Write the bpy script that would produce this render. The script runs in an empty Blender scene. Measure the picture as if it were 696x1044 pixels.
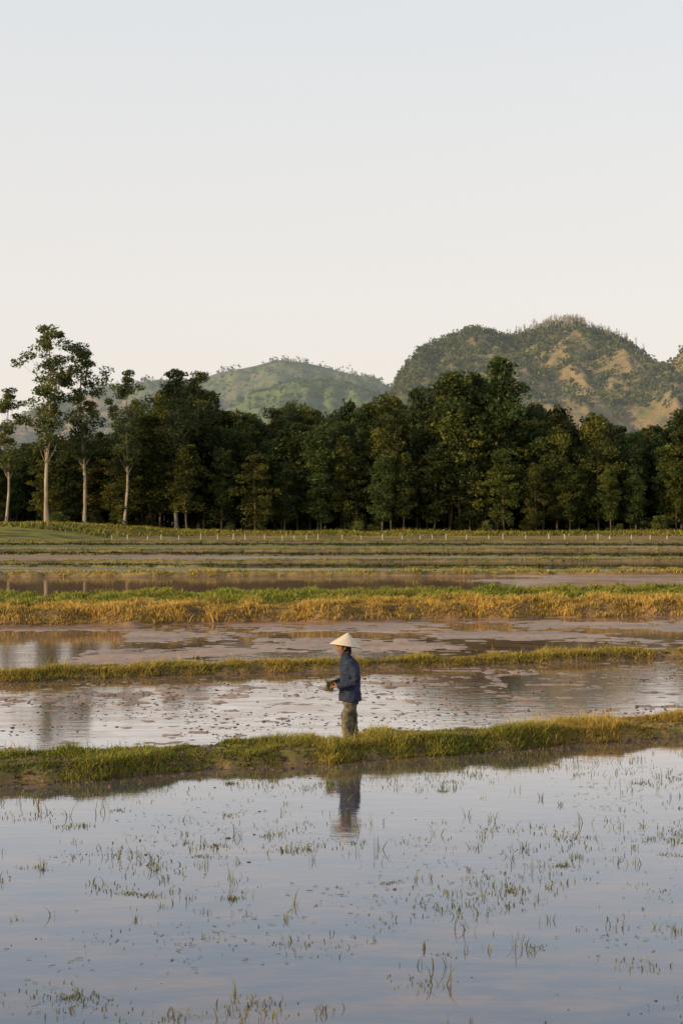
import bpy, math, random
import numpy as np
from mathutils import Vector, Matrix
random.seed(7); rng=np.random.default_rng(7)
scene=bpy.context.scene
COL=scene.collection
F=1450.0; CAMH=3.35

# ------------------------------------------------------------------ helpers
def vnoise(x,y,seed=0):
    x=np.asarray(x,float); y=np.asarray(y,float)
    ix=np.floor(x).astype(np.int64); iy=np.floor(y).astype(np.int64)
    fx=x-ix; fy=y-iy; fx=fx*fx*(3-2*fx); fy=fy*fy*(3-2*fy)
    def h(a,b):
        v=(a*374761393+b*668265263+seed*974634777)&0xffffffff
        v=((v^(v>>13))*1274126177)&0xffffffff
        v=((v^(v>>16))*2246822519)&0xffffffff
        return (v^(v>>15))/4294967295.0
    return (h(ix,iy)*(1-fx)+h(ix+1,iy)*fx)*(1-fy)+(h(ix,iy+1)*(1-fx)+h(ix+1,iy+1)*fx)*fy
def fbm(x,y,seed=0,o=4,g=0.5):
    s=0;a=1;t=0
    x=np.asarray(x,float);y=np.asarray(y,float)
    for i in range(o):
        s=s+a*vnoise(x*2**i+17.3*i,y*2**i-9.1*i,seed+i*7);t+=a;a*=g
    return s/t
def sstep(a,b,x):
    t=np.clip((x-a)/(b-a),0,1);return t*t*(3-2*t)
def mesh_np(name,V,faces_list,mats=(),matidx=None,colors=None,smooth=False,parent=None):
    me=bpy.data.meshes.new(name)
    V=np.asarray(V,np.float32)
    me.vertices.add(len(V)); me.vertices.foreach_set("co",V.ravel())
    loops=[];starts=[];tot=0
    for f in faces_list:
        f=np.asarray(f,np.int32)
        if len(f)==0: continue
        k=f.shape[1]; loops.append(f.ravel()); starts.append(tot+np.arange(len(f))*k); tot+=f.size
    L=np.concatenate(loops);S=np.concatenate(starts)
    me.loops.add(len(L)); me.loops.foreach_set("vertex_index",L)
    me.polygons.add(len(S)); me.polygons.foreach_set("loop_start",S.astype(np.int32))
    if matidx is not None: me.polygons.foreach_set("material_index",np.asarray(matidx,np.int32))
    me.polygons.foreach_set("use_smooth",np.full(len(S),smooth))
    for m in mats: me.materials.append(m)
    if colors is not None:
        ca=me.color_attributes.new("Col",'FLOAT_COLOR','POINT')
        c=np.ones((len(V),4),np.float32); c[:,:3]=colors; ca.data.foreach_set("color",c.ravel())
    me.update(calc_edges=True)
    return me
def add(name,me,parent=None):
    o=bpy.data.objects.new(name,me); COL.objects.link(o)
    if parent: o.parent=parent
    return o
def newmat(name):
    m=bpy.data.materials.new(name);m.use_nodes=True
    nt=m.node_tree;nt.nodes.clear()
    out=nt.nodes.new('ShaderNodeOutputMaterial')
    return m,nt,out
def ramp(nt,fac,stops):
    r=nt.nodes.new('ShaderNodeValToRGB')
    el=r.color_ramp.elements
    while len(el)<len(stops): el.new(0.5)
    for e,(p,c) in zip(el,stops):
        e.position=p; e.color=(c[0],c[1],c[2],1) if not np.isscalar(c) else (c,c,c,1)
    nt.links.new(fac,r.inputs[0]); return r
def noise(nt,vec,scale,detail=4,rough=0.55):
    n=nt.nodes.new('ShaderNodeTexNoise'); n.inputs['Scale'].default_value=scale
    n.inputs['Detail'].default_value=detail;n.inputs['Roughness'].default_value=rough
    if vec is not None: nt.links.new(vec,n.inputs['Vector'])
    return n
def mixc(nt,f,a,b,mode='MIX'):
    m=nt.nodes.new('ShaderNodeMix');m.data_type='RGBA';m.blend_type=mode
    for s,v in ((m.inputs[0],f),(m.inputs[6],a),(m.inputs[7],b)):
        if isinstance(v,bpy.types.NodeSocket): nt.links.new(v,s)
        elif np.isscalar(v): s.default_value=v
        else: s.default_value=(v[0],v[1],v[2],1)
    return m.outputs[2]
def mapping(nt,src,sc,loc=(0,0,0)):
    mp=nt.nodes.new('ShaderNodeMapping');mp.inputs['Scale'].default_value=sc;mp.inputs['Location'].default_value=loc
    nt.links.new(src,mp.inputs[0]);return mp.outputs[0]

# ------------------------------------------------------------------ materials
def mat_leaf(name,transl=0.35,objvar=0.35,haze=None,hz=0.0):
    m,nt,out=newmat(name)
    a=nt.nodes.new('ShaderNodeAttribute');a.attribute_name='Col'
    oi=nt.nodes.new('ShaderNodeObjectInfo')
    mr=nt.nodes.new('ShaderNodeMapRange');mr.inputs['To Min'].default_value=1-objvar;mr.inputs['To Max'].default_value=1+objvar
    nt.links.new(oi.outputs['Random'],mr.inputs['Value'])
    v=nt.nodes.new('ShaderNodeVectorMath');v.operation='SCALE'
    nt.links.new(a.outputs['Color'],v.inputs[0]);nt.links.new(mr.outputs[0],v.inputs['Scale'])
    p=nt.nodes.new('ShaderNodeBsdfPrincipled');p.inputs['Roughness'].default_value=0.6
    p.inputs['Specular IOR Level'].default_value=0.2 if haze is None else 0.05
    t=nt.nodes.new('ShaderNodeBsdfTranslucent')
    nt.links.new(v.outputs[0],p.inputs['Base Color']);nt.links.new(v.outputs[0],t.inputs['Color'])
    mx=nt.nodes.new('ShaderNodeMixShader');mx.inputs[0].default_value=transl
    nt.links.new(p.outputs[0],mx.inputs[1]);nt.links.new(t.outputs[0],mx.inputs[2])
    o_=mx.outputs[0]
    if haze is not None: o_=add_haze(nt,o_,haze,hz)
    nt.links.new(o_,out.inputs[0]);return m
def add_haze(nt,sh,col,k):  # distance haze painted in: a constant glow mixed into the material
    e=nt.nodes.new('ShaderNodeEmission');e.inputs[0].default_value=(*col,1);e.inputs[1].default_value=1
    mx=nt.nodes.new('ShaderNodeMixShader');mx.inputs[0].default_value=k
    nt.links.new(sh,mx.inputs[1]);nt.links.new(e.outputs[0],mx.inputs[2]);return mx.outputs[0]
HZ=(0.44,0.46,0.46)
M_grass=mat_leaf('grass_blades',0.35,0)
M_leaf=mat_leaf('tree_leaves',0.3,0.45)
def mat_simple(name,c1,c2,scale=5,rough=0.8,bump=0.3,bscale=None,spec=0.3,stretch=(1,1,1)):
    m,nt,out=newmat(name)
    tc=nt.nodes.new('ShaderNodeTexCoord');mp=nt.nodes.new('ShaderNodeMapping')
    mp.inputs['Scale'].default_value=stretch
    nt.links.new(tc.outputs['Object'],mp.inputs[0])
    n=noise(nt,mp.outputs[0],scale,5)
    r=ramp(nt,n.outputs['Fac'],[(0.35,c1),(0.65,c2)])
    p=nt.nodes.new('ShaderNodeBsdfPrincipled');p.inputs['Roughness'].default_value=rough
    p.inputs['Specular IOR Level'].default_value=spec
    nt.links.new(r.outputs[0],p.inputs['Base Color'])
    n2=noise(nt,mp.outputs[0],bscale or scale*3,4)
    b=nt.nodes.new('ShaderNodeBump');b.inputs['Strength'].default_value=bump;b.inputs['Distance'].default_value=0.02
    nt.links.new(n2.outputs['Fac'],b.inputs['Height']);nt.links.new(b.outputs[0],p.inputs['Normal'])
    nt.links.new(p.outputs[0],out.inputs[0]);return m
M_bark=mat_simple('acacia_bark',(0.08,0.06,0.04),(0.22,0.17,0.12),2,0.9,0.4,stretch=(3,3,0.5))
M_euc=mat_simple('eucalyptus_bark',(0.20,0.16,0.12),(0.46,0.39,0.30),0.8,0.8,0.3,stretch=(3,3,0.5))
M_post=mat_simple('whitewashed_concrete',(0.40,0.38,0.33),(0.62,0.6,0.53),6,0.85,0.3)
M_wire=mat_simple('wire',(0.2,0.2,0.2),(0.3,0.29,0.27),6,0.5,0.1)
M_clod=mat_simple('wet_clod',(0.035,0.022,0.014),(0.13,0.075,0.045),9,0.6,0.6,40)

# water -------------------------------------------------------------
m,nt,out=newmat('paddy_water')
tc=nt.nodes.new('ShaderNodeTexCoord')
o=tc.outputs['Object']
sx=nt.nodes.new('ShaderNodeSeparateXYZ');nt.links.new(o,sx.inputs[0])
n1=noise(nt,mapping(nt,o,(0.35,0.5,1)),1.0,5)
n2=noise(nt,mapping(nt,o,(2.0,4.4,1)),1.0,4)
n3=noise(nt,mapping(nt,o,(12,22,1)),1.0,3)
n4=noise(nt,mapping(nt,o,(0.7,2.2,1)),1.0,9,0.75)
# the puddled plots further back carry more stirred-up silt than the settled near plot
far=nt.nodes.new('ShaderNodeMapRange');far.inputs['From Min'].default_value=17;far.inputs['From Max'].default_value=24
far.inputs['To Min'].default_value=0;far.inputs['To Max'].default_value=0.13;nt.links.new(sx.outputs[1],far.inputs['Value'])
sa=nt.nodes.new('ShaderNodeMath');sa.operation='ADD';nt.links.new(n4.outputs['Fac'],sa.inputs[0]);nt.links.new(far.outputs[0],sa.inputs[1])
basec=ramp(nt,n1.outputs['Fac'],[(0.3,(0.045,0.052,0.072)),(0.7,(0.095,0.090,0.100))])
siltf=ramp(nt,sa.outputs[0],[(0.46,0.0),(0.68,1.0)])
bc2=mixc(nt,siltf.outputs[0],basec.outputs[0],(0.20,0.120,0.070))
rr=ramp(nt,n1.outputs['Fac'],[(0.4,0.02),(0.65,0.07)])
b1=nt.nodes.new('ShaderNodeBump');b1.inputs['Strength'].default_value=0.34;b1.inputs['Distance'].default_value=0.005
nt.links.new(n2.outputs['Fac'],b1.inputs['Height'])
b2=nt.nodes.new('ShaderNodeBump');b2.inputs['Strength'].default_value=0.35;b2.inputs['Distance'].default_value=0.0012
nt.links.new(n3.outputs['Fac'],b2.inputs['Height']);nt.links.new(b1.outputs[0],b2.inputs['Normal'])
df=nt.nodes.new('ShaderNodeBsdfDiffuse');nt.links.new(bc2,df.inputs['Color'])
fr=nt.nodes.new('ShaderNodeFresnel');fr.inputs['IOR'].default_value=1.34;nt.links.new(b2.outputs[0],fr.inputs['Normal'])
mu=nt.nodes.new('ShaderNodeMath');mu.operation='MULTIPLY';mu.inputs[1].default_value=1.85;nt.links.new(fr.outputs[0],mu.inputs[0])
sm=nt.nodes.new('ShaderNodeMapRange');sm.inputs['To Min'].default_value=0.90;sm.inputs['To Max'].default_value=0.52;nt.links.new(siltf.outputs[0],sm.inputs['Value'])
cl=nt.nodes.new('ShaderNodeMath');cl.operation='MINIMUM';nt.links.new(mu.outputs[0],cl.inputs[0]);nt.links.new(sm.outputs[0],cl.inputs[1])
tint=ramp(nt,fr.outputs[0],[(0.10,(0.68,0.82,1.0)),(0.40,(0.98,0.96,0.95))])
gl=nt.nodes.new('ShaderNodeBsdfGlossy');nt.links.new(tint.outputs[0],gl.inputs['Color']);nt.links.new(rr.outputs[0],gl.inputs['Roughness']);nt.links.new(b2.outputs[0],gl.inputs['Normal'])
mx=nt.nodes.new('ShaderNodeMixShader');nt.links.new(cl.outputs[0],mx.inputs[0]);nt.links.new(df.outputs[0],mx.inputs[1]);nt.links.new(gl.outputs[0],mx.inputs[2])
nt.links.new(mx.outputs[0],out.inputs[0]); M_water=m

# ground ------------------------------------------------------------
m,nt,out=newmat('paddy_soil')
tc=nt.nodes.new('ShaderNodeTexCoord');o=tc.outputs['Object']
a=nt.nodes.new('ShaderNodeAttribute');a.attribute_name='Col'   # r: grassiness, g: dryness, b: wetness
sep=nt.nodes.new('ShaderNodeSeparateColor');nt.links.new(a.outputs['Color'],sep.inputs[0])
na=noise(nt,mapping(nt,o,(0.25,0.6,1)),1,6);nb=noise(nt,mapping(nt,o,(9,12,9)),1,5)
nd=noise(nt,mapping(nt,o,(0.12,0.8,1)),1,8,0.7)
mud=ramp(nt,nb.outputs['Fac'],[(0.3,(0.070,0.040,0.021)),(0.7,(0.22,0.130,0.070))])
naR=ramp(nt,na.outputs['Fac'],[(0.38,0.0),(0.62,1.0)])
mud2=mixc(nt,naR.outputs[0],mud.outputs[0],(0.29,0.165,0.085))
gr=ramp(nt,nd.outputs['Fac'],[(0.38,(0.020,0.030,0.008)),(0.62,(0.19,0.20,0.032))])
gd=ramp(nt,nd.outputs['Fac'],[(0.38,(0.07,0.048,0.018)),(0.62,(0.36,0.23,0.065))])
g2=mixc(nt,sep.outputs[1],gr.outputs[0],gd.outputs[0])
c=mixc(nt,sep.outputs[0],mud2,g2)
p=nt.nodes.new('ShaderNodeBsdfPrincipled');nt.links.new(c,p.inputs['Base Color'])
p.inputs['Specular IOR Level'].default_value=0.35
mr=nt.nodes.new('ShaderNodeMapRange');mr.inputs['To Min'].default_value=0.95;mr.inputs['To Max'].default_value=0.34
nt.links.new(sep.outputs[2],mr.inputs['Value']);nt.links.new(mr.outputs[0],p.inputs['Roughness'])
b=nt.nodes.new('ShaderNodeBump');b.inputs['Strength'].default_value=0.6;b.inputs['Distance'].default_value=0.03
nt.links.new(nb.outputs['Fac'],b.inputs['Height']);nt.links.new(b.outputs[0],p.inputs['Normal'])
nt.links.new(p.outputs[0],out.inputs[0]); M_ground=m

# ------------------------------------------------------------------ terrain
# dykes: (y0, slope, halfwidth, height, wobble, dryness)
BUNDS=[
 (19.95,0.40,0.58,0.17,0.20,0.20),
 (31.4,0.33,0.48,0.14,0.18,0.50),
 (50.0,0.22,4.6,0.42,0.6,0.22),
 (80.0,0.06,0.9,0.22,0.5,0.5),
 (91.0,-0.10,0.7,0.17,0.4,0.1),
 (104.0,0.12,0.8,0.17,0.4,0.4),
 (119.0,-0.10,0.9,0.17,0.5,0.0),
 (137.0,0.10,1.1,0.18,0.5,0.4),
 (158.0,-0.05,1.3,0.18,0.6,0.1),
 (182.0,0.05,1.6,0.20,0.6,0.2),
]
def bc(b,x): 
    return b[0]+b[1]*x+b[4]*2*(fbm(np.asarray(x)*0.35/max(b[2],.5),np.zeros_like(x)+b[0],3,3)-0.5)
# far plots between the dykes: (level offset, weediness)
PLOTS=[(-0.065,0.0),(0.03,0.85),(-0.07,0.0),(0.04,0.30),(-0.075,0.0),(0.05,1.0),(-0.07,0.1),(0.05,0.9)]
def ground(x,y):
    x=np.asarray(x,float);y=np.asarray(y,float)
    c=[bc(b,np.clip(x,-150,150)) for b in BUNDS]
    clod=fbm(x*3.2,y*4.0,11,4,0.55)-0.5
    low=fbm(x*0.22,y*0.30,21,3)-0.5
    str_=fbm(x*0.06,y*0.35,23,4)-0.5
    z1=-0.066+0.13*clod+0.045*low
    z2=-0.016+0.12*clod+0.08*low-0.010*sstep(2,6,x)
    z3=0.004+0.07*clod+0.10*low-0.11*sstep(-5.5,-8.5,x)*sstep(42,36,y)
    z=np.where(y<c[0],z1,np.where(y<c[1],z2,z3))
    g=np.zeros(x.shape);dry=np.zeros(x.shape)
    for i,(off,wd) in enumerate(PLOTS):
        mk=y>c[2+i]
        zz=off+0.05*clod+0.06*low+0.10*str_
        if i==0: zz=zz+0.11*sstep(2,14,x)
        z=np.where(mk,zz,z)
        ww=wd*sstep(0.36,0.46,fbm(x*0.05,y*0.2,101+i,4))
        g=np.where(mk,ww,g);dry=np.where(mk,0.10+0.3*(i%3==1),dry)
    z=np.where(y<3,-0.08,z)
    for b,cc in zip(BUNDS,c):
        hw=b[2]*(1+0.5*(fbm(x*0.9/max(b[2],.5)**.5,y*0.3,31,3)-0.5))
        t=np.abs(y-cc)/hw
        e=0.45 if b[2]<3 else 0.22
        pr=sstep(1.12,1.12-e,t+0.45*(fbm(x*2.5,y*2.5,41,3)-0.5)*(1 if b[2]<3 else .2))
        hh=b[3]*(0.6+0.8*fbm(x*1.4,y*1.4,51,3))
        z=z*(1-pr)+np.maximum(z,hh)*pr
        g=np.maximum(g,pr);
        front=sstep(-0.1,-0.85,(y-cc)/hw)
        dry=np.where(pr>0.02,np.clip(b[5]+0.75*front*(b[2]>3)+0.6*(fbm(x*0.5,y*0.5,61,3)-0.5)+0.3*sstep(1.5,4,x)*(b[0]<25),0,1),dry)
    edge=212+10*(fbm(x*0.03,y*0,71,3)-0.5)-14*sstep(-20,-50,x)
    fp=sstep(edge-4,edge+2,y)
    fh=0.45+0.6*fbm(x*0.08,y*0.08,81,3)+1.2*sstep(-18,-42,x)*sstep(edge,edge+8,y)
    fh=fh+0.012*np.clip(y-290,0,500)
    z=z*(1-fp)+fh*fp
    g=np.maximum(g,fp); dry=np.where(fp>0.05,np.clip(0.12+0.8*(fbm(x*0.06,y*0.1,91,3)-0.5),0,1)*sstep(232,222,y),dry)
    return z,g,dry
rows=[-60,-30,-10,0,3,6]
y=6.0
while y<16: y+=0.05; rows.append(y)
while y<250: y*=1.0033; rows.append(y)
while y<9000: y*=1.06; rows.append(y)
rows=np.array(rows)
nc=440
u=np.linspace(-1,1,nc)
g_=np.concatenate([[-60,-20,-8,-4,-2.5,-1.6,-1.25],u,[1.25,1.6,2.5,4,8,20,60]])
Y=np.repeat(rows[:,None],len(g_),1)
W=np.clip(np.abs(rows),6,1e9)*0.29+1.8
X=W[:,None]*g_[None,:]
Z,G,D=ground(X,Y)
nr,ncc=X.shape
V=np.stack([X,Y,Z],-1).reshape(-1,3)
idx=np.arange(nr*ncc).reshape(nr,ncc)
Fq=np.stack([idx[:-1,:-1],idx[:-1,1:],idx[1:,1:],idx[1:,:-1]],-1).reshape(-1,4)
wet=1-sstep(0.0,0.09,Z)
add('ground',mesh_np('ground',V,[Fq],[M_ground],None,np.stack([G,D,wet],-1).reshape(-1,3),True))
wx=np.array([-400,400,400,-400]);wy=np.array([-60,-60,216,216])
add('paddy_water',mesh_np('paddy_water',np.stack([wx,wy,np.zeros(4)],-1),[np.array([[0,1,2,3]])],[M_water]))

# ------------------------------------------------------------------ grass
def blades(P,h,w,col,lean=0.5,colt=None):
    n=len(P);az=rng.uniform(0,2*np.pi,n);la=rng.uniform(0,2*np.pi,n)
    L=h*lean*rng.uniform(0.1,1,n)
    dx=np.cos(az)*w/2;dy=np.sin(az)*w/2
    b0=P+np.stack([-dx,-dy,-0.01+0*dx],-1);b1=P+np.stack([dx,dy,-0.01+0*dx],-1)
    mid=P+np.stack([np.cos(la)*L*0.35,np.sin(la)*L*0.35,h*0.55],-1)
    m0=mid+np.stack([-dx,-dy,0*dx],-1)*0.8;m1=mid+np.stack([dx,dy,0*dx],-1)*0.8
    t=P+np.stack([np.cos(la)*L,np.sin(la)*L,h*(1-0.25*lean*rng.uniform(0,1,n))],-1)
    V=np.stack([b0,b1,m1,m0,t],1).reshape(-1,3)
    i=np.arange(n)*5
    q=np.stack([i,i+1,i+2,i+3],-1);tr=np.stack([i+3,i+2,i+4],-1)
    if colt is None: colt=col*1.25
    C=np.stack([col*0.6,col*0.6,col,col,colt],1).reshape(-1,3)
    return V,q,tr,C
def merge_blades(name,parts,mat):
    Vs=[];q=[];t=[];C=[];off=0
    for V_,q_,t_,C_ in parts:
        Vs.append(V_);q.append(q_+off);t.append(t_+off);C.append(C_);off+=len(V_)
    return add(name,mesh_np(name,np.concatenate(Vs),[np.concatenate(q),np.concatenate(t)],[mat],None,np.concatenate(C)))
GREEN=np.array([0.105,0.160,0.020]);YG=np.array([0.29,0.29,0.040]);GOLD=np.array([0.54,0.34,0.090]);DK=np.array([0.03,0.052,0.014])
def gcol(dry,n):
    r=rng.uniform(0,1,n)[:,None];d=np.clip(dry+rng.normal(0,0.16,n),0,1)[:,None]
    g=GREEN*(1-r)+YG*r; g=np.where(rng.uniform(0,1,n)[:,None]<0.20,DK,g)
    return (g*(1-d)+GOLD*d)*rng.uniform(0.7,1.2,n)[:,None]
def scatter_bund(b,n,hmin,hmax,w,xr,lean=0.7,dryadd=0,edge=1.15,bare=0.30,shade_mul=1.0):  # last factor darkens blade colour, painting shade onto a dyke
    x=rng.uniform(-xr,xr,n)
    y=bc(b,x)+rng.uniform(-1,1,n)*b[2]*edge
    z,g,d=ground(x,y)
    dens=fbm(x*1.7,y*1.7,201,4)
    k=(z>-0.03)&(g>0.03)&(rng.uniform(0,1,n)<np.clip((dens-bare)*4.0,0.10,1))
    x,y,z,d,dens=x[k],y[k],z[k],d[k],dens[k];n=len(x)
    cl=np.clip((dens-0.25)*3.2,0.3,1.6)
    h=rng.uniform(hmin,hmax,n)*cl
    return blades(np.stack([x,y,np.maximum(z,-0.005)],-1),h,w*rng.uniform(0.6,1.4,n),shade_mul*gcol(d+dryadd+0.25*(0.5-dens),n)*np.clip(0.6+0.5*cl,0.6,1.2)[:,None],lean)
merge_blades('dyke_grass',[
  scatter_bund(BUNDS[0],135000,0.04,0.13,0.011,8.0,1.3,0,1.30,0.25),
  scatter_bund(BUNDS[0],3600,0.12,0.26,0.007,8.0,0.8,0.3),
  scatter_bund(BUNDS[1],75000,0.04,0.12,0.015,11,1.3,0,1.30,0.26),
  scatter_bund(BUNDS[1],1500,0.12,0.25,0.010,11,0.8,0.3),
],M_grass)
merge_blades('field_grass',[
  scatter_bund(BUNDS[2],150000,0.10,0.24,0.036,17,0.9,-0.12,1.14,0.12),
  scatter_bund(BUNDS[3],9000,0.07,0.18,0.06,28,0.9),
  scatter_bund(BUNDS[4],7000,0.07,0.18,0.07,32,0.9,-.3,1.15,.2,0.35),  # every other far dyke from here: shadow side painted as darker blades
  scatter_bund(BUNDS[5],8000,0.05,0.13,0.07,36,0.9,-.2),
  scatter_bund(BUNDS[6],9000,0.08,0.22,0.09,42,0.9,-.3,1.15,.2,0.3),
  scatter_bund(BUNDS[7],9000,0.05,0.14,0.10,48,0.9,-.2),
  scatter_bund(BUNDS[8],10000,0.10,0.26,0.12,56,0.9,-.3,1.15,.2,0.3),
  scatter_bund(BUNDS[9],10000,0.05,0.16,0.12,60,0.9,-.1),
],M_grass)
n=36000
x=rng.uniform(-70,70,n);y=rng.uniform(204,236,n);z,g,d=ground(x,y);k=(z>0.3)
P=np.stack([x,y,z],-1)[k];d=d[k]
hh=rng.uniform(0.2,0.6,len(P))*(0.3+1.6*fbm(P[:,0]*0.2,P[:,1]*0.2,221,3)**1.5)
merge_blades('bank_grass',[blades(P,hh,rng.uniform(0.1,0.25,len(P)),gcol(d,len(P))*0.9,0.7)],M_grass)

def tufts(n,region,hmin,hmax,w,nb=(4,12),cl=0.5,dry=0.35,rad=0.05,dark=0.75):
    x=rng.uniform(region[0],region[1],n*8);y=rng.uniform(region[2]**2,region[3]**2,n*8)**.5
    x=x*np.clip(y,9,99)/15
    c=fbm(x*0.8,y*0.55,301,4);k=rng.uniform(0,1,n*8)<sstep(cl-0.02,cl+0.16,c)
    x=x[k][:n];y=y[k][:n]
    k=(y<bc(BUNDS[0],x)-0.6);x=x[k];y=y[k]
    px=[];py=[];ph=[]
    for a_,b_ in zip(x,y):
        m=rng.integers(*nb);r=rad*rng.uniform(0.3,1.8)
        px.append(a_+rng.normal(0,r*1.3,m));py.append(b_+rng.normal(0,r,m))
        ph.append(rng.uniform(hmin,hmax)*rng.uniform(0.3,1.1,m))
    px=np.concatenate(px);py=np.concatenate(py);ph=np.concatenate(ph);m=len(px)
    return blades(np.stack([px,py,np.zeros(m)-0.003],-1),ph,w*rng.uniform(0.6,1.3,m),gcol(np.full(m,dry),m)*dark,1.0)
merge_blades('rice_seedlings',[
  tufts(190,(-4.5,4.5,8.5,21),0.04,0.12,0.008,(4,12),0.47,0.12,0.04,0.8),
  tufts(240,(-4.5,4.5,8.5,21),0.03,0.10,0.008,(3,10),0.20,0.12,0.035,0.8),
  tufts(120,(-4.5,4.5,8.5,20),0.015,0.05,0.010,(18,70),0.50,0.15,0.13,0.65),
  tufts(70,(-4.5,4.5,8.5,20),0.015,0.045,0.010,(12,50),0.20,0.15,0.10,0.65),
  tufts(60,(-4.5,4.5,9,20),0.12,0.20,0.008,(3,8),0.25,0.2,0.025),
],M_grass)
n=6000
x=rng.uniform(-5.2,5.2,n);y=rng.uniform(8.5,21,n);x=x*y/15
c=fbm(x*1.0,y*0.8,401,5);k=(rng.uniform(0,1,n)<sstep(0.48,0.72,c))&(y<bc(BUNDS[0],x)-0.5)
x=x[k];y=y[k];n=len(x);az=rng.uniform(0,np.pi,n);l=rng.uniform(0.004,0.03,n);w=rng.uniform(0.002,0.006,n)
ca,sa=np.cos(az),np.sin(az)
V=np.stack([np.stack([x+s*ca*l-t*sa*w,y+s*sa*l+t*ca*w,np.full(n,0.004)+rng.uniform(0,.006,n)],-1) for s,t in((-1,-1),(1,-1),(1,1),(-1,1))],1).reshape(-1,3)
cc=np.repeat(gcol(np.full(n,0.45),n)*0.5,4,0)
add('floating_straw',mesh_np('floating_straw',V,[np.arange(n*4).reshape(n,4)],[M_grass],None,cc))
def clods(P,s):
    t=(1+5**.5)/2
    B=np.array([(-1,t,0),(1,t,0),(-1,-t,0),(1,-t,0),(0,-1,t),(0,1,t),(0,-1,-t),(0,1,-t),(t,0,-1),(t,0,1),(-t,0,-1),(-t,0,1)],float)
    B/=np.linalg.norm(B[0])
    Fc=np.array([(0,11,5),(0,5,1),(0,1,7),(0,7,10),(0,10,11),(1,5,9),(5,11,4),(11,10,2),(10,7,6),(7,1,8),(3,9,4),(3,4,2),(3,2,6),(3,6,8),(3,8,9),(4,9,5),(2,4,11),(6,2,10),(8,6,7),(9,8,1)])
    n=len(P);V=B[None]*rng.uniform(0.6,1.35,(n,12,1))*s[:,None,None]*np.stack([rng.uniform(.7,1.7,n),rng.uniform(.7,1.4,n),rng.uniform(.35,.7,n)],-1)[:,None,:]
    V=V+P[:,None,:];return V.reshape(-1,3),(Fc[None]+np.arange(n)[:,None,None]*12).reshape(-1,3)
PP=[];SS=[]
n=14000
x=rng.uniform(-1,1,n)*9;y=rng.uniform(19,33,n);k=(y>bc(BUNDS[0],x)+0.4)&(y<bc(BUNDS[1],x)-0.3)
k&=rng.uniform(0,1,n)<sstep(0.40,0.64,fbm(x*0.6,y*0.9,501,4));x=x[k];y=y[k]
PP.append(np.stack([x,y,ground(x,y)[0].clip(-0.005,1)],-1));SS.append(rng.uniform(0.006,0.03,len(x)))
n=200
x=rng.uniform(-1,1,n)*5;y=rng.uniform(9,20,n);k=(y<bc(BUNDS[0],x)-0.4)&(fbm(x*.8,y*.8,511,4)>0.5);x=x[k];y=y[k]
PP.append(np.stack([x,y,0*x],-1));SS.append(rng.uniform(0.005,0.022,len(x)))
n=3200
x=rng.uniform(-8,8,n);y=bc(BUNDS[0],x)+rng.normal(0,0.5,n)
PP.append(np.stack([x,y,np.maximum(ground(x,y)[0],0)],-1));SS.append(rng.uniform(0.008,0.04,len(x)))
n=2400
x=rng.uniform(-11,11,n);y=bc(BUNDS[1],x)+rng.normal(0,0.5,n)
PP.append(np.stack([x,y,np.maximum(ground(x,y)[0],0)],-1));SS.append(rng.uniform(0.01,0.045,len(x)))
PP.append(np.array([[0.36,21.5,0.10],[0.42,21.55,0.05],[0.30,21.5,0.04]]));SS.append(np.array([0.06,0.05,0.06]))
V,Fc=clods(np.concatenate(PP),np.concatenate(SS))
add('mud_clods',mesh_np('mud_clods',V,[Fc],[M_clod],smooth=True))

# ------------------------------------------------------------------ trees
def tube(pts,rad,n=7):
    pts=[Vector(p) for p in pts];V=[];Fs=[]
    up=Vector((0,1,0.01))
    for i,p in enumerate(pts):
        d=(pts[min(i+1,len(pts)-1)]-pts[max(i-1,0)]).normalized()
        a=d.cross(up)
        if a.length<1e-3:a=d.cross(Vector((1,0,0)))
        a.normalize();b=d.cross(a).normalized()
        r=rad[i];ra,rb=(r,r) if np.isscalar(r) else r
        for k in range(n):
            t=2*math.pi*k/n;V.append(p+a*(ra*math.cos(t))+b*(rb*math.sin(t)))
    for i in range(len(pts)-1):
        for k in range(n):
            Fs.append((i*n+k,i*n+(k+1)%n,(i+1)*n+(k+1)%n,(i+1)*n+k))
    return [tuple(v) for v in V],Fs
def leafquads(C,size,elong=1.7,droop=0.0):
    n=len(C)
    d=rng.normal(0,1,(n,3));d[:,2]-=droop;d/=np.linalg.norm(d,axis=1)[:,None]
    e=rng.normal(0,1,(n,3));e=np.cross(d,e);e/=np.linalg.norm(e,axis=1)[:,None]
    s=size*rng.uniform(0.6,1.4,n)[:,None]
    return np.stack([C-d*s*elong/2,C+e*s*.5,C+d*s*elong/2,C-e*s*.5],1).reshape(-1,3)
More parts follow.
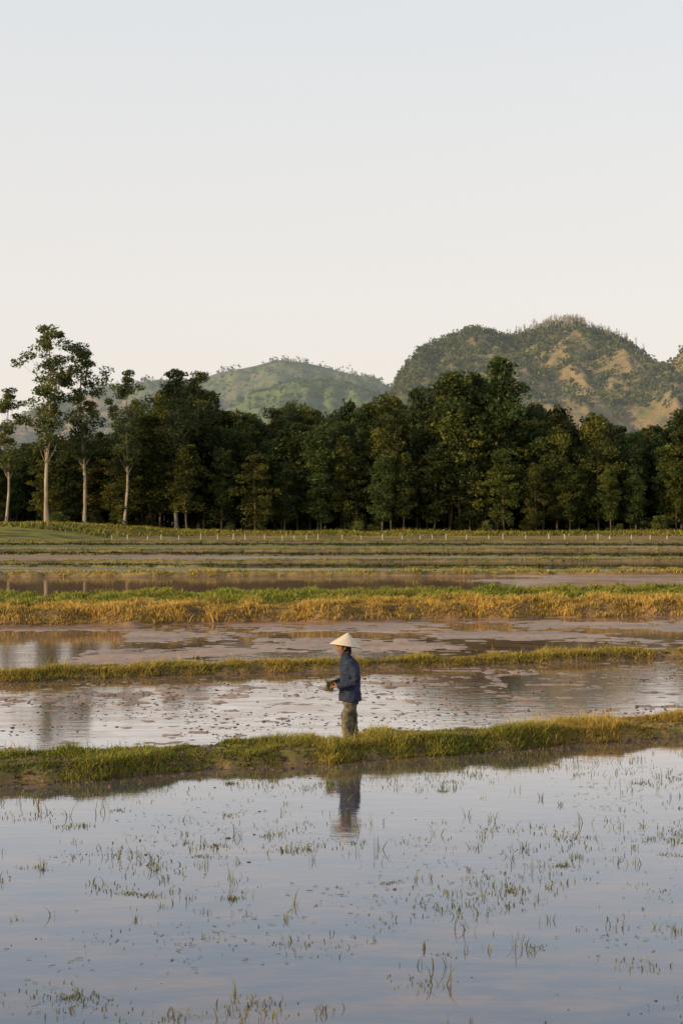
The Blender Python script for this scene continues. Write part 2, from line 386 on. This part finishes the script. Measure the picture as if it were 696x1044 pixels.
def make_tree(name,H,crown0,cw,nclump,nleaf,lsize,clr,bark,trunk_r,style='round',cols=((0.035,0.055,0.018),(0.075,0.095,0.028))):
    V=[];Fq=[]
    def addtube(pts,rad,n=6):
        v,f=tube(pts,rad,n);o=len(V);V.extend(v);Fq.extend([tuple(i+o for i in q) for q in f])
    bend=random.uniform(-.03,.03)*H;by=random.uniform(-.03,.03)*H
    def tp(t): return Vector((bend*math.sin(t*2.4)+0.01*H*math.sin(t*7),by*math.sin(t*2.1),H*t))
    ts=[0,.03,.1,.25,.4,.55,.7,.85,.97]
    addtube([tp(t)-Vector((0,0,0.5 if t==0 else 0)) for t in ts],[trunk_r*(1.35 if t==0 else 1.1 if t<.05 else 1-0.88*t) for t in ts],8)
    cen=[];rad=[]
    for i in range(nclump):
        t=crown0+(0.97-crown0)*((i+random.random())/nclump)
        s=(t-crown0)/(1-crown0)
        if style=='round': prof=(math.sin(math.pi*min(1,s*0.74+0.20)))**0.6*random.choice([.7,1,1,1.15])
        else: prof=(0.55+0.6*math.sin(s*3.1))*(1 if s<.85 else .6)*random.choice([.5,1,1,1.3])
        az=random.uniform(0,2*math.pi);rr=cw*prof*random.uniform(0.25,1.0)
        c=tp(t)+Vector((math.cos(az)*rr,math.sin(az)*rr,random.uniform(-.02,.02)*H))
        rr_=clr*random.uniform(.6,1.35)*(1 if s<.8 else .8)
        if c.z+rr_*.7>H: c.z=H-rr_*.7
        cen.append(c);rad.append(rr_)
        if i%2==0 or style!='round':
            b=tp(max(crown0*0.8,t-0.10-0.05*random.random()))
            m_=b.lerp(c,0.55)+Vector((0,0,-0.01*H))
            addtube([b,m_,c],[trunk_r*0.32*(1.1-t),trunk_r*0.2*(1.1-t),trunk_r*0.06],5)
    nb=len(V);nq=len(Fq)
    cols=np.array(cols)
    Ls=[];Cs=[]
    for c,r in zip(cen,rad):
        k=int(nleaf*random.uniform(.6,1.3))
        d=rng.normal(0,1,(k,3));d/=np.linalg.norm(d,axis=1)[:,None]
        P=np.array(c)+d*(r*rng.uniform(0.2,1,k)**0.6)[:,None]*np.array([1.15,1.15,0.8])
        Ls.append(leafquads(P,lsize,droop=0.6 if style!='round' else 0.1))
        tone=random.random()
        cc=cols[0]*(1-tone)+cols[1]*tone
        cc=cc[None]*rng.uniform(0.65,1.35,(k,1))
        Cs.append(np.repeat(cc,4,0))
    LV=np.concatenate(Ls);LC=np.concatenate(Cs)
    nl=len(LV)//4
    allV=np.concatenate([np.array(V),LV])
    C=np.concatenate([np.ones((nb,3))*0.3,LC])
    faces=np.concatenate([np.array(Fq),np.arange(nl*4).reshape(nl,4)+nb])
    mi=np.concatenate([np.zeros(nq,int),np.ones(nl,int)])
    return mesh_np(name,allV,[faces],[bark,M_leaf],mi,C)
ACOLS=[((0.026,0.042,0.012),(0.100,0.115,0.024)),((0.032,0.045,0.013),(0.135,0.130,0.026)),((0.022,0.040,0.013),(0.075,0.100,0.025))]
acacia=[make_tree('acacia_mesh',20,random.uniform(.10,.26),random.uniform(2.5,3.7),60,120,0.25,1.3,M_bark,0.15,'round',ACOLS[i%3]) for i in range(9)]
euc=[make_tree('eucalyptus_mesh',30,random.uniform(.36,.46),random.uniform(2.6,3.4),54,115,0.25,1.15,M_euc,0.26,'euc',((0.038,0.056,0.018),(0.105,0.115,0.030))) for i in range(4)]
shrub=[make_tree('shrub_mesh',5,.05,1.8,22,70,0.24,0.8,M_bark,0.06,'round',((0.04,0.06,0.018),(0.13,0.14,0.035))) for i in range(3)]
def place(me,name,x,y,H,H0,wide=1.0,parent=None,z=None):
    o=add(name,me,parent)
    z=float(ground(np.array([x]),np.array([y]))[0][0]) if z is None else z
    o.location=(x,y,z-0.1);s=H/H0;o.scale=(s*wide,s*wide,s);o.rotation_euler=(0,0,random.uniform(0,6.28));return o
# canopy height of the planted wood along its length
SK=np.array([(-900,95),(-500,90),(-348,70),(-250,74),(-225,90),(-205,118),(-170,126),(-150,128),(-125,116),(-103,110),(-60,116),(-20,118),(10,121),(50,124),(90,130),(120,140),(150,140),(175,126),(200,116),(230,108),(260,102),(290,92),(315,90),(335,104),(360,116),(500,110),(900,100)],float)
forest=bpy.data.objects.new('acacia_forest',None);COL.objects.link(forest)
for row,(D0,jit,hf,sp) in enumerate([(226,2.5,0.62,5.0),(229,2,0.82,4.0),(234,3,0.93,3.6),(240,3,1.0,3.6),(248,4,1.0,3.4),(258,4,1.0,3.0),(270,4,0.9,2.8)]):
    x=-0.33*D0
    while x<0.33*D0:
        xx=x+random.uniform(-1,1);yy=D0+random.uniform(-jit,jit)
        b=xx/yy*F
        el=np.interp(b,SK[:,0],SK[:,1])*random.uniform(0.80,1.06)*hf
        H=max(6,el/F*yy+CAMH-1.0)
        x+=random.uniform(.75,1.25)*sp
        if b<-225 and row<2 and random.random()<0.55: continue
        place(random.choice(acacia),'acacia_tree_in_forest',xx,yy,H,20,random.uniform(.85,1.3)*(20/H)**0.35,forest)
und=bpy.data.objects.new('forest_undergrowth',None);COL.objects.link(und)
for i in range(240):
    far_=random.random()<.6
    xx=random.uniform(-80,80);yy=random.uniform(240,275) if far_ else random.uniform(222,240)
    place(random.choice(shrub),'shrub',xx,yy,random.uniform(4,7) if far_ else random.uniform(.8,2.8)*(1.4 if xx<-45 else 1),5,1.3,und)
for b,el,Dd,w,k in [(-300,192,220,1.25,0),(-262,174,224,1.1,1),(-222,146,222,0.95,2),(-168,154,226,1.2,3),(-145,152,232,1.1,1),(-342,126,221,1.1,2)]:
    H=el/F*Dd+CAMH-0.9
    place(euc[k],'eucalyptus_tree',b/F*Dd,Dd,H,30,w*(30/H)**0.4)
for b,el,Dd,w in [(122,152,228,1.3),(157,163,229,1.4),(138,146,234,1.2),(345,112,226,1.2),(262,108,227,1.0)]:
    H=el/F*Dd+CAMH-0.9
    place(random.choice(acacia),'acacia_tree',b/F*Dd,Dd,H,20,w*(20/H)**.3)

# ------------------------------------------------------------------ fence
V=[];Fs=[];mi=[]
def box(cx,cy,cz,sx,sy,sz,m,lean=0):
    o=len(V)
    for dz in(-1,1):
        for dx,dy in((-1,-1),(1,-1),(1,1),(-1,1)):
            V.append((cx+dx*sx/2*(0.9 if dz>0 else 1)+(lean if dz>0 else 0),cy+dy*sy/2*(0.9 if dz>0 else 1),cz+dz*sz/2))
    for q in((3,2,1,0),(4,5,6,7),(0,1,5,4),(1,2,6,5),(2,3,7,6),(3,0,4,7)): Fs.append([o+i for i in q]);mi.append(m)
x=-32.0;prev=None
while x<62:
    y=200+1.5*math.sin(x*0.05);h=random.uniform(0.45,0.8)
    z=float(ground(np.array([x]),np.array([y]))[0][0]);z=max(z,0.1)
    box(x,y,z+h/2-0.1,0.11,0.11,h+0.2,0,random.uniform(-.1,.1))
    if prev:
        for f_ in(0.2,0.4):
            box((x+prev[0])/2,(y+prev[1])/2,(z+prev[2])/2+f_,x-prev[0]-0.2,0.012,0.012,1)
    prev=(x,y,z);x+=random.uniform(1.6,3.4)
add('fence',mesh_np('fence',np.array(V),[np.array(Fs)],[M_post,M_wire],mi))

# ------------------------------------------------------------------ hills
def mat_hill(name,c1,c2,c3,scale,soil_thr=0.6,hz=0.0):
    m,nt,out=newmat(name)
    tc=nt.nodes.new('ShaderNodeTexCoord');o=tc.outputs['Object']
    n2=noise(nt,o,scale*9,4,0.6);n3=noise(nt,mapping(nt,o,(1,1,2)),scale*2.8,9,0.75)
    r=ramp(nt,n2.outputs['Fac'],[(0.35,c1),(0.65,c2)])
    at=nt.nodes.new('ShaderNodeAttribute');at.attribute_name='Col'
    sp=nt.nodes.new('ShaderNodeSeparateColor');nt.links.new(at.outputs['Color'],sp.inputs[0])
    ad=nt.nodes.new('ShaderNodeMath');ad.operation='ADD';nt.links.new(n3.outputs['Fac'],ad.inputs[0]);nt.links.new(sp.outputs[0],ad.inputs[1])
    f=ramp(nt,ad.outputs[0],[(soil_thr-0.08,0.0),(soil_thr+0.14,1.0)])
    c=mixc(nt,f.outputs[0],r.outputs[0],c3)
    p=nt.nodes.new('ShaderNodeBsdfPrincipled');p.inputs['Roughness'].default_value=1;p.inputs['Specular IOR Level'].default_value=0.05
    nt.links.new(c,p.inputs['Base Color'])
    b=nt.nodes.new('ShaderNodeBump');b.inputs['Strength'].default_value=0.8;b.inputs['Distance'].default_value=3
    nt.links.new(n2.outputs['Fac'],b.inputs['Height']);nt.links.new(b.outputs[0],p.inputs['Normal'])
    nt.links.new(add_haze(nt,p.outputs[0],HZ,hz),out.inputs[0]);return m  # hillside carries its painted haze glow, even over the whole hill
def hillfun(ridge,D,front,back,amp,seed,rough=0.0):
    rx=np.array([r[0]-348 for r in ridge])*D/F;rz=np.array([(526-r[1])*D/F for r in ridge])
    def f(x,y):
        x=np.asarray(x,float);y=np.asarray(y,float)
        v=(y-D)/np.where(y<D,front,back)
        sh=amp*2.2*(fbm(x/(amp*6),y/(amp*9),seed,3)-0.5)*sstep(0,-.4,v)
        R=np.interp(x+sh,rx,rz)+rough*(fbm(x/14,x*0,seed+3,4)-.5)
        R=np.where(R<0,0,R)
        pr=np.clip(1-np.abs(v),0,1)**0.85
        rg=1-np.abs(2*fbm(x/(amp*2.4),y/(amp*6),seed+5,4)-1)
        n=(rg-0.75)*amp*2.0+(fbm(x/(amp*.8),y/(amp*.8),seed+9,4)-0.5)*amp*0.55
        return R*pr+n*np.clip(pr*3,0,1)*np.clip((1-pr)*6,0.05,1)*np.clip(R/30,0,1)-2
    return f,rx
def build_hill(name,ridge,D,front,back,amp,seed,mat,soil=None,nx=260,ny=110,rough=0):
    f,rx=hillfun(ridge,D,front,back,amp,seed,rough)
    xs=np.linspace(rx[0],rx[-1],nx);ys=np.concatenate([np.linspace(D-front,D,int(ny*.7)),np.linspace(D,D+back,int(ny*.3))[1:]])
    X,Y=np.meshgrid(xs,ys);Z=f(X,Y)
    idx=np.arange(X.size).reshape(X.shape)
    Fq=np.stack([idx[:-1,:-1],idx[:-1,1:],idx[1:,1:],idx[1:,:-1]],-1).reshape(-1,4)
    S=soil(X,Y) if soil else np.zeros(X.shape)
    add(name,mesh_np(name,np.stack([X,Y,Z],-1).reshape(-1,3),[Fq],[mat],None,np.stack([S,S,S],-1).reshape(-1,3),True))
    return f
def hill_trees(name,f,n,xr,yr,size,dens,cols,nl,hz,lift=0.3):
    x=rng.uniform(xr[0],xr[1],n);y=rng.uniform(yr[0],yr[1],n)
    k=rng.uniform(0,1,n)<dens(x,y);x=x[k];y=y[k];z=f(x,y);k=z>3;x,y,z=x[k],y[k],z[k];n=len(x)
    s=size*rng.uniform(0.35,1.4,n)
    d=rng.normal(0,1,(n,nl,3));d/=np.linalg.norm(d,axis=2)[...,None]
    P=np.stack([x,y,z+s*lift],-1)[:,None,:]+d*(s[:,None,None]*rng.uniform(.25,1,(n,nl,1))**.5)*np.array([.5,.5,.5])
    cols=np.array(cols);t=rng.uniform(0,1,(n,1,1))
    C=(cols[0]*(1-t)+cols[1]*t)*rng.uniform(.75,1.25,(n,nl,1))
    LV=leafquads(P.reshape(-1,3),size*0.24,1.3)
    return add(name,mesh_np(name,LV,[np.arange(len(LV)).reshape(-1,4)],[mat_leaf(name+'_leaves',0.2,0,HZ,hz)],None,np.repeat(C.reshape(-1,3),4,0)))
R1=[(330,526),(365,470),(388,418),(400,388),(412,370),(436,353),(466,338),(488,337),(505,341),(530,332),(555,323),(585,320),(612,329),(630,337),(650,350),(680,368),(700,377),(760,400),(900,440),(1100,526)]
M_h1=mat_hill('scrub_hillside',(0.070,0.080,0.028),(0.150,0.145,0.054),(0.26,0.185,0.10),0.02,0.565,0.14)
def soil1(X,Y):
    b=X/Y*F
    return 0.11*sstep(120,230,b)-0.10*sstep(140,80,b)
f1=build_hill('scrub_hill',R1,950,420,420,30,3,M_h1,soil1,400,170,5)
def dens1(x,y):
    b=x/y*F
    return np.clip(0.90-0.45*sstep(110,220,b)+2.4*(fbm(x/26,y/26,77,4)-0.5),0.06,1)
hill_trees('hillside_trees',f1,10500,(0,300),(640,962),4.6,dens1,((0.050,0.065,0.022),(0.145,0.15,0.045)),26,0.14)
V=[];Fs=[]
for i in range(230):
    x=random.gauss(0,1)*19+ (578-348)*950/F;y=950+random.uniform(-14,8)
    z=float(f1(np.array([x]),np.array([y]))[0]);h=random.uniform(4.5,8);l=random.uniform(-.5,.5)
    for a_,b_,r in [((x,y,z-1),(x+l,y,z+h),.28)]+[((x+l*.6,y,z+h*random.uniform(.4,.8)),(x+l+random.uniform(-1.6,1.6),y,z+h*random.uniform(.85,1.05)),.12) for _ in range(3)]:
        v,f_=tube([a_,b_],[r,r*.4],4);o_=len(V);V+=v;Fs+=[[i_+o_ for i_ in q] for q in f_]
add('bare_summit_trees',mesh_np('bare_summit_trees',np.array(V),[np.array(Fs)],[mat_simple('dead_wood',(0.20,0.20,0.19),(0.32,0.31,0.29),1)]))
R2=[(120,526),(190,450),(235,408),(262,393),(290,384),(325,379),(350,382),(375,391),(405,402),(450,420),(560,526)]
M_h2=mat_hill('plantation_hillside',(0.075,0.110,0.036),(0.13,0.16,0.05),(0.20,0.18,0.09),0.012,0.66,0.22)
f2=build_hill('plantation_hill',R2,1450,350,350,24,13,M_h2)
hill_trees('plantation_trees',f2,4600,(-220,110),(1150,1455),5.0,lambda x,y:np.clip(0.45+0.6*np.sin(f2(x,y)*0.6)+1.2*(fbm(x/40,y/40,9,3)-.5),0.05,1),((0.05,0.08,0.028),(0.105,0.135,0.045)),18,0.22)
R3=[(-420,526),(-150,470),(-30,436),(30,420),(70,406),(105,394),(150,388),(200,384),(240,373),(280,364),(310,367),(345,375),(375,382),(400,392),(440,405),(520,440),(640,526)]
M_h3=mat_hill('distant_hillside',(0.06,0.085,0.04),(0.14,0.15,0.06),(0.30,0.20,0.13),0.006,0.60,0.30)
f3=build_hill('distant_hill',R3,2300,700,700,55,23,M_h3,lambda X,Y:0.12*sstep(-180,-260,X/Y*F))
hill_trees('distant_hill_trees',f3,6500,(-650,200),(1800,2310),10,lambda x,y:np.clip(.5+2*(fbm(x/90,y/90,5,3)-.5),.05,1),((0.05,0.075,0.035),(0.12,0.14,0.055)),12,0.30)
R4=[(-900,526),(-400,470),(-100,462),(100,470),(300,478),(500,470),(800,452),(1200,470),(1600,526)]
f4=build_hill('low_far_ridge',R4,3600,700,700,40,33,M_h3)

# ------------------------------------------------------------------ farmer
def fmat(name,c1,c2,scale,rough=0.85,bump=0.5,bs=60):
    return mat_simple(name,c1,c2,scale,rough,bump,bs,0.25)
M_jacket=fmat('navy_cotton',(0.012,0.018,0.040),(0.026,0.036,0.072),9)
M_trous=fmat('muddy_khaki_cotton',(0.05,0.044,0.030),(0.17,0.145,0.10),14)
M_skin=fmat('tanned_skin',(0.22,0.11,0.065),(0.30,0.155,0.09),12,0.55,0.1)
M_hair=fmat('black_hair',(0.008,0.007,0.006),(0.02,0.017,0.014),30,0.5,0.6,90)
M_dark=fmat('dark_eye',(0.01,0.008,0.006),(0.015,0.01,0.01),5,0.2,0.0)
M_lip=fmat('lips',(0.22,0.08,0.06),(0.25,0.09,0.07),5,0.5,0.0)
M_strap=fmat('cloth_strap',(0.20,0.06,0.07),(0.3,0.09,0.10),12)
m,nt,out=newmat('palm_leaf_hat')
tc=nt.nodes.new('ShaderNodeTexCoord')
w=nt.nodes.new('ShaderNodeTexWave');w.wave_type='BANDS';w.bands_direction='Z';w.inputs['Scale'].default_value=16;w.inputs['Distortion'].default_value=0.6
nt.links.new(tc.outputs['Object'],w.inputs[0])
nn=noise(nt,tc.outputs['Object'],25,4)
cA=ramp(nt,w.outputs[0],[(0.0,(0.42,0.32,0.20)),(0.35,(0.60,0.50,0.37)),(1,(0.68,0.60,0.46))])
cB=mixc(nt,0.25,cA.outputs[0],nn.outputs['Color'],'SOFT_LIGHT')
p=nt.nodes.new('ShaderNodeBsdfPrincipled');p.inputs['Roughness'].default_value=0.6;nt.links.new(cB,p.inputs['Base Color'])
bb=nt.nodes.new('ShaderNodeBump');bb.inputs['Strength'].default_value=0.5;bb.inputs['Distance'].default_value=0.004
nt.links.new(w.outputs[0],bb.inputs['Height']);nt.links.new(bb.outputs[0],p.inputs['Normal']);nt.links.new(p.outputs[0],out.inputs[0]);M_hat=m

farmer=bpy.data.objects.new('farmer',None);COL.objects.link(farmer)
def capped(pts,rad,n=16):
    v,f=tube(pts,rad,n);v=list(v);f=[tuple(q) for q in f]
    f.append(tuple(reversed(range(n))));f.append(tuple(range(len(v)-n,len(v))));return v,f
def loft(rings,n=28):
    v=[];f=[]
    for (cx,cy,cz,rx,ry) in rings:
        for k in range(n):
            t=2*math.pi*k/n;v.append((cx+rx*math.cos(t),cy+ry*math.sin(t),cz))
    for i in range(len(rings)-1):
        for k in range(n): f.append((i*n+k,i*n+(k+1)%n,(i+1)*n+(k+1)%n,(i+1)*n+k))
    f.append(tuple(reversed(range(n))));f.append(tuple(range(len(v)-n,len(v))));return v,f
def body(name,parts,mat,voxel,smooth=6,wr=0.0,ws=0.08):
    V=[];Fs=[]
    for v,f in parts:
        o=len(V);V+=v;Fs+=[tuple(i+o for i in q) for q in f]
    me=bpy.data.meshes.new(name);me.from_pydata(V,[],Fs);me.materials.append(mat)
    o=add(name,me,farmer)
    r=o.modifiers.new('r','REMESH');r.mode='VOXEL';r.voxel_size=voxel;r.use_smooth_shade=True
    s=o.modifiers.new('s','SMOOTH');s.factor=0.5;s.iterations=smooth
    if wr>0:
        t=bpy.data.textures.new(name+'_folds','CLOUDS');t.noise_scale=ws;t.noise_depth=1
        d=o.modifiers.new('d','DISPLACE');d.texture=t;d.strength=wr;d.mid_level=0.5
    return o
jk=[loft([(.05,0,.545,.165,.205),(.05,0,.555,.172,.212),(.048,0,.60,.168,.208),(.045,0,.70,.150,.190),(.045,0,.82,.145,.180),(.045,0,.95,.150,.188),(.035,0,1.06,.148,.200),(.02,0,1.14,.128,.190),(.0,0,1.195,.100,.145),(-.02,0,1.235,.070,.085),(-.03,0,1.27,.064,.070)])]
for s in(-1,1):
    jk.append(capped([(.015,s*.13,1.160),(.02,s*.185,1.125),(.05,s*.23,1.02),(.075,s*.255,.90),(.055,s*.255,.855),(-.03,s*.225,.83),(-.12,s*.18,.805),(-.19,s*.145,.790)],[.07,.078,.070,.064,.062,.056,.050,.048],16))
body('jacket',jk,M_jacket,0.009,4,0.045,0.10)
tr=[loft([(.05,0,.50,.125,.165),(.05,0,.60,.14,.175),(.05,0,.70,.12,.16)])]
for s,xo in((-1,-.06),(1,.08)):
    tr.append(capped([(.05,s*.085,.60),(.045+xo*.4,s*.09,.46),(.02+xo,s*.095,.30),(.035+xo,s*.10,.14),(.045+xo,s*.10,.02),(.045+xo,s*.10,-.05)],[.102,.096,.084,.078,.074,.070],16))
body('trousers',tr,M_trous,0.009,3,0.035,0.08)
ft=[]
for s,xo in((-1,-.06),(1,.08)):
    ft.append(capped([(.045+xo,s*.10,.0),(.05+xo,s*.10,-.08),(.05+xo,s*.10,-.13)],[.05,.042,.045],12))
    ft.append(capped([(.09+xo,s*.10,-.15),(.02+xo,s*.10,-.14),(-.06+xo,s*.105,-.16),(-.13+xo,s*.11,-.17)],[(.035,.03),(.042,.035),(.045,.026),(.035,.015)],12))
body('feet',ft,M_skin,0.008,3)
def head():
    nu,nv=48,40;V=[];Fs=[]
    for i in range(nv+1):
        th=math.pi*i/nv
        for j in range(nu):
            ph=2*math.pi*j/nu
            x=math.sin(th)*math.cos(ph);y=math.sin(th)*math.sin(ph);z=math.cos(th)
            X=-x*0.093;Yy=y*0.074;Zz=z*0.112
            if z<0: Yy*=1-0.30*(-z)**1.3;X*=1-0.12*(-z)
            if x<0 and z<-.2: X*=1-0.3*(-z)
            fr=max(0,x)**3
            nose=math.exp(-((y/.16)**2))*math.exp(-(((z+.22)/.17)**2))*fr
            X-=0.026*nose
            X-=0.006*math.exp(-((y/.12)**2))*math.exp(-(((z-.02)/.12)**2))*fr
            for sy in(-1,1): X+=0.011*math.exp(-(((y-sy*.33)/.15)**2))*math.exp(-(((z-.02)/.10)**2))*fr
            X-=0.010*math.exp(-((y/.25)**2))*math.exp(-(((z+.52)/.09)**2))*fr
            X-=0.014*math.exp(-((y/.22)**2))*math.exp(-(((z+.85)/.13)**2))*max(0,x)
            V.append((X,Yy,Zz))
    for i in range(nv):
        for j in range(nu): Fs.append((i*nu+j,i*nu+(j+1)%nu,(i+1)*nu+(j+1)%nu,(i+1)*nu+j))
    return V,Fs
HC=(-.065,0,1.352)
hv,hf=head();hp=[([(v[0]+HC[0],v[1]+HC[1],v[2]+HC[2]) for v in hv],hf)]
hp.append(capped([(0,0,1.18),(-.02,0,1.25),(-.04,0,1.31)],[.058,.05,.052],14))
for s in(-1,1):
    hp.append(capped([(HC[0]+.01,s*.072,1.375),(HC[0]+.018,s*.083,1.36),(HC[0]+.008,s*.078,1.325)],[(.02,.008),(.022,.008),(.012,.007)],10))
body('head',hp,M_skin,0.004,2)
def ell(name,c,r,mat,seg=14):
    v,f=[],[]
    for i in range(9):
        th=math.pi*i/8
        for j in range(seg):
            ph=2*math.pi*j/seg;v.append((c[0]+r[0]*math.sin(th)*math.cos(ph),c[1]+r[1]*math.sin(th)*math.sin(ph),c[2]+r[2]*math.cos(th)))
    for i in range(8):
        for j in range(seg): f.append((i*seg+j,i*seg+(j+1)%seg,(i+1)*seg+(j+1)%seg,(i+1)*seg+j))
    me=bpy.data.meshes.new(name);me.from_pydata(v,[],f);me.materials.append(mat)
    for p_ in me.polygons:p_.use_smooth=True
    return add(name,me,farmer)
for s in(-1,1):
    ell('eye',(HC[0]-.079,s*.026,1.355),(.008,.013,.006),M_dark)
    ell('eyebrow',(HC[0]-.086,s*.027,1.376),(.006,.018,.003),M_hair)
ell('mouth',(HC[0]-.078,0,1.294),(.007,.019,.005),M_lip)
hr_=[(max(v[0]*1.06,-.045)+HC[0]+.012 if v[2]<.06 else v[0]*1.0+HC[0]+.012,v[1]*1.10,v[2]*1.06+HC[2]+.012) for v in hv]
body('hair',[(hr_,hf),capped([(.005,0,1.36),(.03,0,1.30),(.035,0,1.245)],[(.05,.035),(.045,.03),(.03,.02)],12)],M_hair,0.006,3,0.006,0.02)
def hand(s):
    wr=Vector((-.185,s*.145,.790));pm=Vector((-.255,s*.105,.775))
    d=(pm-wr).normalized();side=Vector((0,0,1))
    inn=Vector((d.y*s,-d.x*s,0)).normalized()*-1
    if inn.y*s>0: inn=-inn
    parts=[capped([wr-d*.03,wr,wr.lerp(pm,.5),pm,pm+d*.015],[(.026,.026),(.024,.027),(.017,.036),(.016,.040),(.013,.038)],14)]
    lens=[.062,.070,.066,.052]
    for k in range(4):
        b=pm+side*(.030-.020*k)+d*.005
        l=lens[k]
        p1=b+d*l*.45;p2=p1+(d*.35+inn*.85).normalized()*l*.38;p3=p2+(inn*.8-d*.55).normalized()*l*.32
        parts.append(capped([b-d*.015,b,p1,p2,p3],[.0090,.0090,.0085,.008,.006],8))
    tb=wr.lerp(pm,.35)+side*.028
    t1=tb+(side*.5+d*.5+inn*.5).normalized()*.035;t2=t1+(d*.6+inn*.7).normalized()*.03
    parts.append(capped([tb-side*.015,tb,t1,t2],[.013,.013,.011,.008],8))
    body('hand',parts,M_skin,0.0032,1)
    return pm+inn*.02+d*.03
hl=hand(-1);hr=hand(1)
def hat():
    n=48;prof=[(0.0,.205),(.012,.199),(.05,.166),(.10,.122),(.15,.080),(.20,.038),(.238,.002),(.243,-.004),(.238,-.006),(.19,.034),(.12,.093),(.05,.150),(0.0,.190)]
    v=[];f=[]
    for r,z in prof:
        for k in range(n):
            t=2*math.pi*k/n;v.append((r*math.cos(t),r*math.sin(t),z))
    for i in range(len(prof)-1):
        for k in range(n): f.append((i*n+k,i*n+(k+1)%n,(i+1)*n+(k+1)%n,(i+1)*n+k))
    me=bpy.data.meshes.new('conical_hat');me.from_pydata(v,[],f);me.materials.append(M_hat)
    for p_ in me.polygons:p_.use_smooth=True
    o=add('conical_hat',me,farmer);o.location=(-.02,0,1.375);o.rotation_euler=(math.radians(-4),math.radians(10),0);o.scale=(1.04,1.04,1);return o
hat()
for s in(-1,1):
    v,f=capped([(-.03,s*.10,1.42),(-.055,s*.086,1.34),(-.095,s*.045,1.262),(-.11,0,1.236)],[.005]*4,6)
    me=bpy.data.meshes.new('chin_strap');me.from_pydata(v,[],f);me.materials.append(M_strap);add('chin_strap',me,farmer)
hm=(hl+hr)/2;n=170
P=np.array(hm)[None]+rng.normal(0,1,(n,3))*np.array([.022,.05,.012])
V1=blades(P,rng.uniform(.05,.14,n),rng.uniform(.004,.008,n),gcol(np.full(n,.1),n)*.5,1.1)
V2=blades(P*np.array([1,1,-1]),rng.uniform(.03,.12,n),rng.uniform(.004,.008,n),gcol(np.full(n,.6),n)*0.3,0.9)
V2=(V2[0]*np.array([1,1,-1]),V2[1],V2[2],V2[3])
ob=merge_blades('seedling_bundle',[V1,V2],M_grass);ob.parent=farmer
farmer.location=(0.085,21.6,0.0);farmer.rotation_euler=(0,0,math.radians(15))

# ------------------------------------------------------------------ light / sky
EL,AZ=17.0,247.0
w=bpy.data.worlds.new('World');scene.world=w;w.use_nodes=True;nt=w.node_tree;nt.nodes.clear()
out=nt.nodes.new('ShaderNodeOutputWorld');bg=nt.nodes.new('ShaderNodeBackground');bg.inputs['Strength'].default_value=0.13
sky=nt.nodes.new('ShaderNodeTexSky');sky.sky_type='NISHITA';sky.sun_disc=False
sky.sun_elevation=math.radians(EL);sky.sun_rotation=math.radians(AZ);sky.air_density=1.0;sky.dust_density=2.0;sky.ozone_density=1.5
hs=nt.nodes.new('ShaderNodeHueSaturation');hs.inputs['Saturation'].default_value=0.45;hs.inputs['Value'].default_value=2.2
nt.links.new(sky.outputs[0],hs.inputs['Color'])
tc=nt.nodes.new('ShaderNodeTexCoord');sx=nt.nodes.new('ShaderNodeSeparateXYZ');nt.links.new(tc.outputs['Generated'],sx.inputs[0])
hc=ramp(nt,sx.outputs[2],[(0.0,(0.91,0.80,0.69)),(0.14,(0.86,0.81,0.755)),(0.36,(0.75,0.78,0.80)),(0.8,(0.40,0.48,0.60))])
hf_=ramp(nt,sx.outputs[2],[(0.0,0.95),(0.36,0.90),(0.9,0.3)])
v=nt.nodes.new('ShaderNodeVectorMath');v.operation='SCALE';nt.links.new(hc.outputs[0],v.inputs[0]);v.inputs['Scale'].default_value=1/0.13
nt.links.new(mixc(nt,hf_.outputs[0],hs.outputs[0],v.outputs[0]),bg.inputs['Color']);nt.links.new(bg.outputs[0],out.inputs[0])
L=bpy.data.lights.new('sun','SUN');L.energy=5.0;L.angle=math.radians(0.6);L.color=(1,0.72,0.36)
so=bpy.data.objects.new('sun',L);COL.objects.link(so)
e,a_=math.radians(EL),math.radians(AZ)
so.rotation_euler=Vector((math.sin(a_)*math.cos(e),math.cos(a_)*math.cos(e),math.sin(e))).to_track_quat('Z','Y').to_euler()
# ------------------------------------------------------------------ camera
cd=bpy.data.cameras.new('camera');cam=bpy.data.objects.new('camera',cd);COL.objects.link(cam)
cd.sensor_fit='VERTICAL';cd.sensor_height=36;cd.sensor_width=24;cd.lens=50;cd.clip_end=20000;cd.clip_start=0.1
cam.location=(0,0,CAMH);cam.rotation_euler=(math.radians(90+0.158),0,0)
cd.dof.use_dof=True;cd.dof.focus_distance=21.6;cd.dof.aperture_fstop=4.0
scene.camera=cam
scene.view_settings.view_transform='Standard';scene.view_settings.look='None';scene.view_settings.exposure=0
